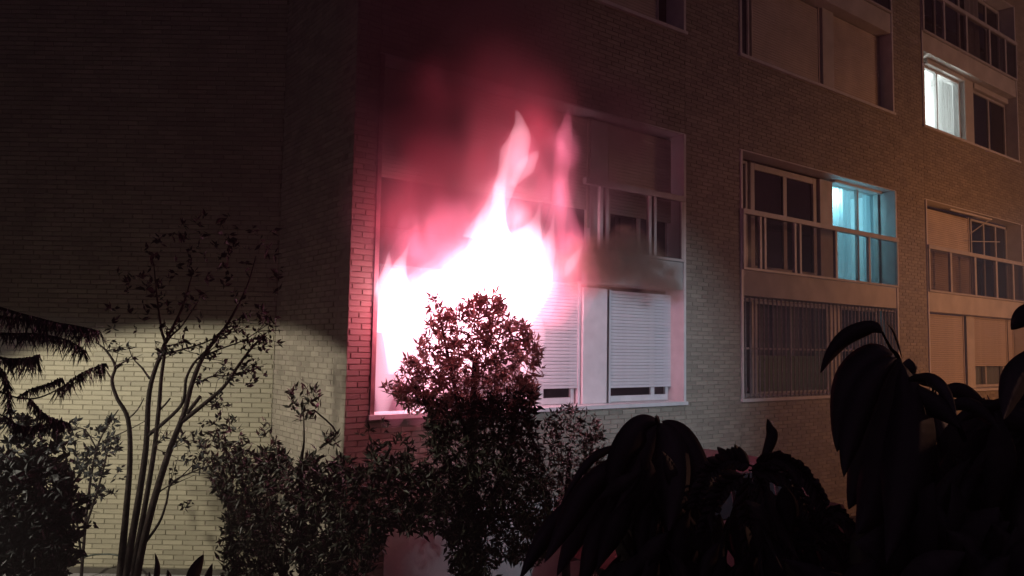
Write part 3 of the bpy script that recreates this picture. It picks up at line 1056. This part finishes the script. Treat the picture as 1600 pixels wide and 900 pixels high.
stems(tree, 'branch', [[(x, y, w * .85) for x, y, w in q] for q in [
    [(280, 662, 4.5), (318, 632, 3.8), (350, 604, 3.2), (372, 572, 2.8), (392, 545, 2.2), (415, 520, 1.4)],
    [(231, 680, 4), (262, 655, 3.4), (286, 628, 3), (291, 592, 2.6), (304, 566, 2.2), (320, 552, 1.6)],
    [(292, 646, 3.6), (303, 632, 3.6), (313, 619, 3.2)],
    [(234, 592, 2), (222, 575, 1.6), (208, 560, 1), (200, 540, .7)],
    [(250, 556, 2), (285, 546, 1.7), (318, 536, 1.4), (352, 520, 1)],
    [(312, 598, 1.8), (332, 588, 1.5), (372, 586, 1.2), (412, 572, .8)],
    [(258, 538, 2.4), (268, 524, 2), (285, 508, 1.4), (310, 470, .9)],
    [(219, 858, 3), (248, 818, 2.4), (260, 785, 2), (268, 755, 1.8), (300, 738, 1.4), (345, 722, 1)],
    [(226, 830, 2.2), (240, 800, 1.8), (246, 772, 1.5), (275, 752, 1.2), (300, 728, .8)],
    [(248, 642, 2), (258, 632, 1.8), (266, 622, 1.4)],
    [(320, 556, 2), (345, 545, 1.5), (380, 532, 1.1), (402, 518, .8)],
    [(180, 572, 1.6), (195, 565, 1.4), (206, 556, .9)],
    [(200, 655, 1.4), (215, 640, 1.2), (225, 622, .8)],
]], 7.2, M['bark'])
leafy(tree, [[(360, 575), (395, 565), (420, 585), (405, 605), (375, 600)], [(365, 530), (400, 520), (440, 545), (430, 565), (380, 548)], [(330, 535), (352, 520), (362, 540), (340, 548)],
             [(300, 665), (345, 650), (360, 690), (310, 700)], [(275, 690), (330, 680), (330, 730), (280, 735)], [(240, 540), (262, 530), (270, 560), (250, 565)], [(280, 785), (315, 780), (316, 800), (284, 800)], [(175, 735), (200, 725), (205, 750), (180, 755)], [(165, 640), (195, 690), (190, 720), (168, 690)]],
      75, 7.2, .3, 11, rnd, M['leafdark'], 5, aspect=.45, name='leaves')
leafy(tree, [[(150, 520), (190, 420), (270, 350), (360, 330), (430, 360), (440, 440), (430, 505), (330, 500), (240, 515)]], 26, 7.2, .5, 13, rnd, M['leafdark'], 6, aspect=.42, name='upper_crown')

starts = [(350, 604), (372, 572), (392, 545), (338, 528), (356, 505), (316, 560), (300, 600), (318, 632), (262, 527), (258, 540), (304, 566), (352, 520), (372, 586), (402, 518), (285, 546), (332, 588), (248, 562), (300, 738), (265, 760), (345, 722), (180, 572), (166, 548), (330, 640), (320, 552), (240, 700), (270, 700)]
tmb, lmb = MB(), MB()
for (x, y) in starts:
    for k in range(4):
        an = math.radians(rnd.gauss(-38, 32))
        L1 = rnd.uniform(18, 52)
        d = 7.2 + rnd.uniform(-.15, .15)
        pts = [(x, y), (x + math.cos(an) * L1 * .5, y + math.sin(an) * L1 * .5 + 2), (x + math.cos(an) * L1, y + math.sin(an) * L1 + rnd.uniform(-3, 8))]
        tmb.tube([P(a0, b0, d) for a0, b0 in pts], [.0048, .0035, .002], 5)
        for q in range(rnd.randint(2, 6)):
            t = rnd.uniform(.3, 1.0)
            c = P(x + math.cos(an) * L1 * t, y + math.sin(an) * L1 * t + 1, d)
            small_leaf(lmb, c, (rv(rnd) + Vector((.3, -.2, -.3))).normalized(), rnd.uniform(.05, .085), rnd.uniform(.022, .034), rnd)
o = tmb.build('twigs', M['bark'], tree)
o['kind'] = 'stuff'
o = lmb.build('twig_leaves', M['leafdark'], tree)
o['kind'] = 'stuff'

# dark bush at the far left
lb = thing('dark_bush', 'dark leafy bush in the lower left corner before the cream wall', 'bush')
leafy(lb, [[(-40, 720), (0, 705), (30, 720), (60, 705), (95, 725), (110, 760), (108, 820), (118, 860), (100, 905), (-40, 905)]], 240, 6.2, .5, 18, rnd, M['leafdark'], 7, aspect=.5)
for pg in ([(60, 700), (95, 690), (115, 740), (140, 790), (140, 830), (110, 830), (80, 760)], [(0, 640), (70, 660), (95, 700), (20, 720)]):
    leafy(lb, [pg], 120, 6.3, .4, 16, rnd, M['leafdark'], 6, aspect=.5, name='side_sprig')
stems(lb, 'trunk', [[(40, 1060, 12), (42, 880, 8), (45, 740, 4)], [(60, 900, 5), (95, 790, 3), (125, 740, 1.5)]], 6.3, M['bark'])
tw = thing('twiggy_shrub', 'sparse twiggy shrub between the dark corner bush and the thin tree', 'shrub')
stems(tw, 'stem', [[(120, 1000, 3), (130, 860, 2.4), (140, 760, 2), (155, 690, 1.4), (185, 640, .8)], [(132, 830, 2), (160, 740, 1.5), (172, 680, 1)], [(128, 880, 2), (112, 760, 1.4), (92, 690, 1), (60, 680, .7)], [(150, 700, 1.2), (130, 670, 1), (90, 668, .7)], [(160, 690, 1), (200, 672, .8), (232, 655, .6)]], 8.0, M['bark'])
leafy(tw, [[(110, 690), (140, 665), (185, 655), (190, 690), (165, 740), (180, 770), (140, 800), (125, 760)], [(70, 665), (120, 655), (125, 680), (85, 700)]], 120, 8.0, .35, 12, rnd, M['leafdark'], 6, aspect=.45, name='leaves')

# drooping conifer branch at the left edge
ced = thing('conifer_branch', 'drooping conifer branches hanging in from the left edge before the cream wall', 'tree')
fr_paths = [
    ([(-30, 600, 2), (0, 612, 1.6), (30, 622, 1.4), (62, 621, 1.2), (98, 604, 1), (130, 582, .9), (164, 568, .7)], .62, 1.0, 26),
    ([(25, 622, 1), (50, 608, 1), (75, 600, .8), (95, 591, .6)], .1, 1.0, 14),
    ([(-20, 640, 1.4), (10, 652, 1.2), (32, 667, 1), (66, 664, .9), (102, 659, .7)], .25, .95, 24),
    ([(47, 624, 1), (68, 646, 1), (88, 656, .8), (106, 661, .6)], .0, 1.0, 20),
    ([(-30, 560, 2), (0, 575, 1.6), (12, 600, 1.2), (14, 640, .8)], .0, 1.0, 26),
    ([(-40, 520, 3), (20, 522, 2), (60, 522, 1.5), (105, 532, 1.2), (132, 548, .8)], .0, 1.0, 28),
    ([(-40, 490, 3), (40, 500, 2), (110, 508, 1.4), (156, 518, .8)], .0, 1.0, 28),
    ([(-40, 470, 3), (30, 490, 2), (90, 505, 1.4), (140, 515, .8)], .0, 1.0, 40),
    ([(-40, 545, 3), (5, 560, 2), (40, 560, 1.4), (60, 555, .8)], .0, 1.0, 34),
]
stems(ced, 'branch', [p[0] for p in fr_paths], 4.6, M['bark'])
nb_ = MB()
for pts, t0, t1, ln in fr_paths:
    pp = smooth_path(pts, 14)
    n = len(pp)
    for i in range(n):
        if not (t0 <= i / (n - 1) <= t1):
            continue
        for k in range(7):
            x = pp[i][0] + rnd.uniform(-3, 3)
            d = 4.6 + rnd.gauss(0, .10)
            c = P(x, pp[i][1] + rnd.uniform(-2, 2), d)
            dr = (Vector((0, 0, -1)) + rv(rnd) * .55).normalized()
            l = ln * rnd.choice((.35, .5, .6, .8, 1.0, 1.25)) * rnd.uniform(.8, 1.1) * 4.6 / FOC
            s = dr.cross(rv(rnd)).normalized() * .0035
            nb_.add([c - s, c + s, c + dr * l * .6 + s * .8, c + dr * l, c + dr * l * .6 - s * .8], [(0, 1, 2, 4), (4, 2, 3)])
ob = nb_.build('needles', M['needle'], ced)
ob['kind'] = 'stuff'


# ------------------------------------------------------------------ large leaved plants near the camera
def big_leaf(parent, pts, wpx, d0, d1, seed=0, material=None, name='leaf', shape=1.0):
    """lanceolate leaf along a curved midrib, folded along it, with thickness"""
    r = random.Random(seed)
    pp = smooth_path([(x, y) for x, y in pts], 6)
    n = len(pp)
    roll = r.uniform(-.45, .45)
    top, bot = [], []
    for i, (x, y) in enumerate(pp):
        t = i / (n - 1)
        d = d0 + (d1 - d0) * t
        c = P(x, y, d)
        a0, a1 = pp[max(i - 1, 0)], pp[min(i + 1, n - 1)]
        tg = (P(a1[0], a1[1], d + (d1 - d0) / n) - P(a0[0], a0[1], d - (d1 - d0) / n)).normalized()
        side = tg.cross(FW).normalized()
        nrm = side.cross(tg).normalized()
        side = side * math.cos(roll) + nrm * math.sin(roll)
        nrm = side.cross(tg).normalized()
        w = wpx * .5 * d / FOC * (max(0, math.sin(math.pi * t ** .92)) ** 1.05) * shape + .0008
        wav = 1 + .06 * math.sin(9 * t + seed)
        L_ = c + side * w * wav + nrm * w * .22
        R_ = c - side * w / wav + nrm * w * .22
        top.append((L_, c, R_))
    b = MB()
    off = .0012
    for L_, c, R_ in top:
        b.v += [tuple(L_), tuple(c), tuple(R_), tuple(c + FW * off * 2)]
    for i in range(n - 1):
        k = i * 4
        b.f += [(k, k + 1, k + 5, k + 4), (k + 1, k + 2, k + 6, k + 5), (k, k + 4, k + 7, k + 3), (k + 3, k + 7, k + 6, k + 2)]
    return b.build(name, material or M['bigleaf'], parent, smooth=True)


LEAF_MESH = []


def proto_leaf(bend):
    b = MB()
    n = 10
    for i in range(n + 1):
        t = i / n
        w = .13 * (max(0, math.sin(math.pi * t ** .9)) ** 1.1) + .002
        x, z = t, -bend * t * t
        b.v += [(x, w, z + w * .25), (x, 0, z), (x, -w, z + w * .25), (x, 0, z - .006)]
    for i in range(n):
        k = i * 4
        b.f += [(k, k + 1, k + 5, k + 4), (k + 1, k + 2, k + 6, k + 5), (k, k + 4, k + 7, k + 3), (k + 3, k + 7, k + 6, k + 2)]
    return b.mesh('leaf', M['bigleaf'], True)


LEAF_MESH = [proto_leaf(k) for k in (.15, .35, .6)]


def fill_leaves(parent, poly, n, lmin, lmax, d0, d1, ang, jit, rnd, wide=1.0):
    """leaves sharing mesh data, midpoints inside an outline; ang: image direction of the tips in degrees (90 = down)"""
    xs = [p[0] for p in poly]
    ys = [p[1] for p in poly]
    k = 0
    while k < n:
        x, y = rnd.uniform(min(xs), max(xs)), rnd.uniform(min(ys), max(ys))
        if not inside(poly, x, y):
            continue
        l = rnd.uniform(lmin, lmax)
        an = math.radians(rnd.gauss(ang(x, y) if callable(ang) else ang, jit))
        bx, by = x - math.cos(an) * l / 2, y - math.sin(an) * l / 2
        tx, ty = x + math.cos(an) * l / 2, y + math.sin(an) * l / 2
        if not inside(poly, x + math.cos(an) * l * .42, y + math.sin(an) * l * .42) and rnd.random() < .7:
            continue
        if not inside(poly, bx, by) and rnd.random() < .85:
            continue
        d = rnd.uniform(d0, d1)
        p, q = P(bx, by, d), P(tx, ty, d + rnd.uniform(-.12, .12))
        X = (q - p)
        ln = X.length
        X.normalize()
        Y = X.cross(FW).normalized()
        Z = X.cross(Y)
        ro = rnd.gauss(0, .5)
        Y, Z = Y * math.cos(ro) + Z * math.sin(ro), Z * math.cos(ro) - Y * math.sin(ro)
        if Z.z < 0:
            Y, Z = -Y, -Z
        o = link('leaf', rnd.choice(LEAF_MESH), parent)
        wy = ln * wide
        o.matrix_world = Matrix(((X.x * ln, Y.x * wy, Z.x * ln, p.x), (X.y * ln, Y.y * wy, Z.y * ln, p.y), (X.z * ln, Y.z * wy, Z.z * ln, p.z), (0, 0, 0, 1)))
        k += 1


rnd = random.Random(5)
# right hand plant
pa = thing('large_leaf_plant', 'black silhouetted plant with long drooping leaves filling the right corner', 'plant')
A = [
    ([(1378, 520), (1362, 512), (1325, 528), (1298, 555), (1282, 583)], 30), ([(1395, 552), (1370, 556), (1338, 598), (1318, 650), (1308, 706)], 62),
    ([(1402, 560), (1375, 590), (1345, 650), (1328, 700), (1318, 746)], 66), ([(1405, 560), (1395, 620), (1370, 690), (1352, 740), (1326, 796)], 80),
    ([(1408, 565), (1410, 640), (1398, 720), (1370, 790), (1338, 835)], 90), ([(1412, 570), (1428, 640), (1425, 720), (1410, 800), (1385, 880)], 90),
    ([(1412, 585), (1432, 590), (1450, 598), (1461, 606)], 14), ([(1415, 600), (1445, 622), (1475, 645), (1500, 668)], 34),
    ([(1412, 595), (1450, 592), (1475, 610), (1495, 650)], 22), ([(1462, 628), (1488, 610), (1520, 620), (1552, 648)], 24),
    ([(1470, 648), (1500, 632), (1535, 642), (1562, 672)], 22), ([(1640, 540), (1600, 575), (1580, 615), (1568, 655)], 48),
    ([(1650, 470), (1620, 486), (1595, 500), (1580, 515)], 34), ([(1500, 660), (1540, 640), (1575, 628), (1605, 622)], 20),
    ([(1410, 560), (1398, 520), (1386, 505)], 6), ([(1640, 610), (1600, 640), (1570, 690), (1555, 740)], 46),
]
for i, (pts, w) in enumerate(A):
    big_leaf(pa, pts, w, 2.3, 2.3 - .1 * (i % 3), i)
fill_leaves(pa, [(1400, 690), (1420, 650), (1480, 665), (1560, 640), (1650, 640), (1650, 960), (1400, 960), (1405, 800)], 105, 90, 190, 2.2, 3.0, 100, 28, rnd, 1.2)
fill_leaves(pa, [(1440, 830), (1600, 780), (1660, 800), (1660, 980), (1280, 980), (1300, 900), (1380, 850)], 70, 110, 220, 2.0, 2.8, 80, 40, rnd, 1.5)
stems(pa, 'stem', [[(1430, 1100, 9), (1425, 850, 7), (1415, 650, 5), (1405, 565, 4), (1392, 545, 2.5), (1378, 518, 1.8)], [(1560, 1100, 9), (1555, 850, 7), (1500, 670, 4), (1466, 630, 2)], [(1600, 900, 6), (1605, 700, 5), (1640, 540, 3)], [(1440, 690, 3), (1458, 610, 2), (1452, 595, 1.5)]], 2.45, M['bark'])
bud = MB()
bud.tube([P(1408, 590, 2.35), P(1416, 580, 2.35), P(1424, 572, 2.35), P(1431, 575, 2.35)], [.01, .026, .026, .008], 9)
bud.build('bud', M['bigleaf'], pa, smooth=True)
# middle plant
pb = thing('arching_leaf_plant', 'black silhouetted plant with arching broad leaves in front of the red car', 'plant')
Bv = [
    ([(1030, 660), (1005, 664), (985, 690), (962, 735), (950, 790)], 46), ([(1034, 658), (1058, 680), (1082, 730), (1098, 780), (1112, 830)], 52),
    ([(1028, 660), (1045, 700), (1050, 760), (1045, 830)], 60), ([(1030, 662), (1012, 700), (995, 760), (985, 830)], 60),
    ([(990, 695), (955, 702), (925, 718), (898, 752), (872, 800)], 14), ([(1000, 700), (960, 730), (915, 770), (880, 830), (850, 880)], 40),
    ([(990, 740), (950, 770), (905, 830), (870, 900)], 46), ([(985, 760), (950, 810), (925, 870), (905, 930)], 40), ([(960, 740), (900, 790), (845, 850), (812, 905)], 34),
    ([(1030, 668), (1027, 655), (1024, 650)], 8),
]
for i, (pts, w) in enumerate(Bv):
    big_leaf(pb, pts, w, 3.2, 3.05 - .1 * (i % 3), i + 30)
fill_leaves(pb, [(1020, 690), (1060, 690), (1100, 790), (1120, 850), (1120, 980), (900, 980), (940, 830), (880, 830), (940, 760), (985, 720)], 75, 70, 140, 2.9, 3.6, lambda x, y: 90 + (1030 - x) * .35, 18, rnd, 1.2)
stems(pb, 'stem', [[(1040, 1150, 8), (1038, 900, 7), (1032, 720, 5), (1028, 655, 3)], [(1000, 1000, 5), (990, 820, 4), (985, 720, 2)]], 3.2, M['bark'])
# feathery plant
pc = thing('feathery_plant', 'black silhouetted low plant with feather shaped fronds and one upright blade', 'plant')
big_leaf(pc, [(1187, 730), (1198, 706), (1206, 680), (1203, 668), (1199, 654)], 17, 3.0, 3.0, 70)
Cv = [
    [(1180, 726), (1215, 716), (1252, 735), (1282, 775), (1302, 830)], [(1170, 735), (1220, 740), (1260, 790), (1285, 850)],
    [(1175, 728), (1140, 722), (1108, 748), (1088, 790)], [(1180, 735), (1200, 780), (1230, 840), (1260, 880)], [(1165, 740), (1130, 770), (1105, 830)],
    [(1260, 830), (1300, 800), (1340, 830), (1370, 870)], [(1230, 850), (1290, 830), (1330, 860), (1350, 900)], [(1170, 740), (1170, 800), (1180, 870)],
]
for i, pts in enumerate(Cv):
    pp = smooth_path(pts, 6)
    stems(pc, 'rib', [[(x, y, 1.6) for x, y in pts]], 3.0, M['bark'])
    for j in range(1, len(pp) - 1):
        x, y = pp[j]
        tx, ty = pp[j + 1][0] - pp[j - 1][0], pp[j + 1][1] - pp[j - 1][1]
        l = math.hypot(tx, ty)
        tx, ty = tx / l, ty / l
        for s in (-1, 1):
            L2 = (34 if s > 0 else 16) * (1 - .5 * j / len(pp)) * rnd.uniform(.8, 1.15)
            ex, ey = x + tx * L2 * .8 - s * ty * L2 * .75, y + ty * L2 * .8 + s * tx * L2 * .75
            big_leaf(pc, [(x, y), ((x + ex) / 2 + tx * 2, (y + ey) / 2), (ex, ey)], 13, 3.0, 2.97, i * 50 + j, name='leaflet')
fill_leaves(pc, [(1100, 770), (1150, 740), (1210, 740), (1260, 790), (1290, 860), (1380, 880), (1380, 980), (1080, 980), (1085, 830)], 85, 60, 130, 2.8, 3.4, lambda x, y: 90 - (x - 1180) * .4, 25, rnd, 1.3)
stems(pc, 'stem', [[(1180, 1150, 8), (1180, 900, 7), (1178, 735, 3)]], 3.1, M['bark'])
# spiky leaves on the bottom edge at the left
ps = thing('spiky_plant', 'few dark pointed leaves rising at the bottom edge below the cream wall', 'plant')
for i, (pts, w) in enumerate([([(238, 960), (243, 910), (246, 885), (242, 864)], 9), ([(290, 960), (298, 915), (308, 885), (318, 866)], 20), ([(262, 960), (264, 915), (262, 890)], 12), ([(225, 960), (232, 920), (233, 893)], 14), ([(300, 960), (318, 920), (332, 880)], 16), ([(285, 970), (280, 930), (270, 900)], 20)]):
    big_leaf(ps, pts, w, 4.6, 4.6, i + 90)

# ------------------------------------------------------------------ garden hose
hs = MB()
pts = [P(112, 884, 9.2), P(122, 876, 9.3), P(140, 868, 9.35), P(162, 866, 9.4), P(180, 867, 9.4), P(196, 874, 9.4), P(206, 890, 9.3)]
sp = [Vector(p) for p in smooth_path([tuple(p) for p in pts], 5)]
hs.tube(sp, [.011] * len(sp), 7)
o = hs.build('garden_hose', M['hose'], smooth=True)
o['label'] = 'thin dark garden hose arching up at the foot of the cream wall'
o['category'] = 'hose'

# ------------------------------------------------------------------ red car half hidden behind the plants
car = thing('parked_car', 'dark red car parked below the facade, its roof showing over black leaves', 'car')
cx0, cy0 = 6.4, -1.95
prof = [(0.0, .35), (0.0, .80), (.10, 1.02), (.35, 1.60), (.75, 1.70), (2.6, 1.71), (2.95, 1.66), (3.75, 1.08), (4.45, .96), (4.62, .75), (4.62, .35)]
cb = MB()
ny = 9
for j in range(ny):
    t = j / (ny - 1) * 2 - 1
    sq = 1 - abs(t) ** 5 * .10
    for (x, z) in prof:
        tum = 1 - .14 * max(0, (z - .95) / .8)
        cb.v.append((cx0 + 2.31 + (x - 2.31) * (1 - .03 * t * t), cy0 + .85 + .85 * t * tum, .0 + z * (sq if z > 1.2 else 1)))
n = len(prof)
for j in range(ny - 1):
    for i in range(n - 1):
        cb.f.append((j * n + i, j * n + i + 1, (j + 1) * n + i + 1, (j + 1) * n + i))
    cb.f.append((j * n + n - 1, j * n, (j + 1) * n, (j + 1) * n + n - 1))
cb.f.append(tuple(range(n)))
cb.f.append(tuple((ny - 1) * n + i for i in range(n))[::-1])
cb.v = [(cx0 + (x - cx0) * .75, y, z * .95) for x, y, z in cb.v]
cb.build('body', M['carpaint'], car, bevel=.03)
for s in (0, 1):
    yy = (cy0 + .055, cy0 + .018, cy0 + .115) if s == 0 else (cy0 + 1.645, cy0 + 1.682, cy0 + 1.585)
    for (xa, xb, xc, xd) in ((.42, 1.35, 1.35, .60), (1.45, 2.45, 2.45, 1.45), (2.55, 3.35, 2.85, 2.55)):
        b = MB()
        dy = -.03 if s == 0 else .03
        b.add([(cx0 + .75 * xa, yy[1] + dy, 1.05), (cx0 + .75 * xb, yy[1] + dy, 1.05), (cx0 + .75 * xc, yy[2] + dy, 1.50), (cx0 + .75 * xd, yy[2] + dy, 1.50),
               (cx0 + .75 * xa, yy[1] - dy, 1.05), (cx0 + .75 * xb, yy[1] - dy, 1.05), (cx0 + .75 * xc, yy[2] - dy, 1.50), (cx0 + .75 * xd, yy[2] - dy, 1.50)],
              [(0, 1, 2, 3), (7, 6, 5, 4), (0, 4, 5, 1), (1, 5, 6, 2), (2, 6, 7, 3), (3, 7, 4, 0)])
        b.build('side_window', M['glass'], car)
b = MB()
b.add([(cx0 + .75 * 3.02, cy0 + .25, 1.47), (cx0 + .75 * 3.02, cy0 + 1.45, 1.47), (cx0 + .75 * 3.68, cy0 + 1.5, 1.00), (cx0 + .75 * 3.68, cy0 + .2, 1.00)] + [(cx0 + .75 * 3.06, cy0 + .25, 1.545), (cx0 + .75 * 3.06, cy0 + 1.45, 1.545), (cx0 + .75 * 3.72, cy0 + 1.5, 1.062), (cx0 + .75 * 3.72, cy0 + .2, 1.062)],
      [(0, 3, 2, 1), (4, 5, 6, 7), (0, 1, 5, 4), (1, 2, 6, 5), (2, 3, 7, 6), (3, 0, 4, 7)])
b.build('windscreen', M['glass'], car)
for xw in (.68, 2.80):
    for yw, sg in ((cy0 - .01, 1), (cy0 + 1.71, -1)):
        b = MB()
        b.tube([(cx0 + xw, yw, .32), (cx0 + xw, yw + sg * .03, .32), (cx0 + xw, yw + sg * .19, .32)], [.27, .32, .32], 20)
        wh = b.build('wheel', M['tyre'], car)
        b = MB()
        b.tube([(cx0 + xw, yw - sg * .008, .32), (cx0 + xw, yw + sg * .02, .32)], [.17, .20], 16)
        b.build('rim', M['chrome'], wh)

# ------------------------------------------------------------------ thin smoke in the night air
hz = MB()
hz.box(-24, 34, -24, 14, -1.0, 15.5)
m = bpy.data.materials.new('smoky_air')
m.use_nodes = True
m.node_tree.nodes.clear()
out = m.node_tree.nodes.new('ShaderNodeOutputMaterial')
v = m.node_tree.nodes.new('ShaderNodeVolumePrincipled')
v.inputs['Color'].default_value = (0.85, 0.78, 0.80, 1)
v.inputs['Density'].default_value = 0.009
m.node_tree.links.new(v.outputs[0], out.inputs['Volume'])
o = hz.build('haze', m)
o['kind'] = 'stuff'
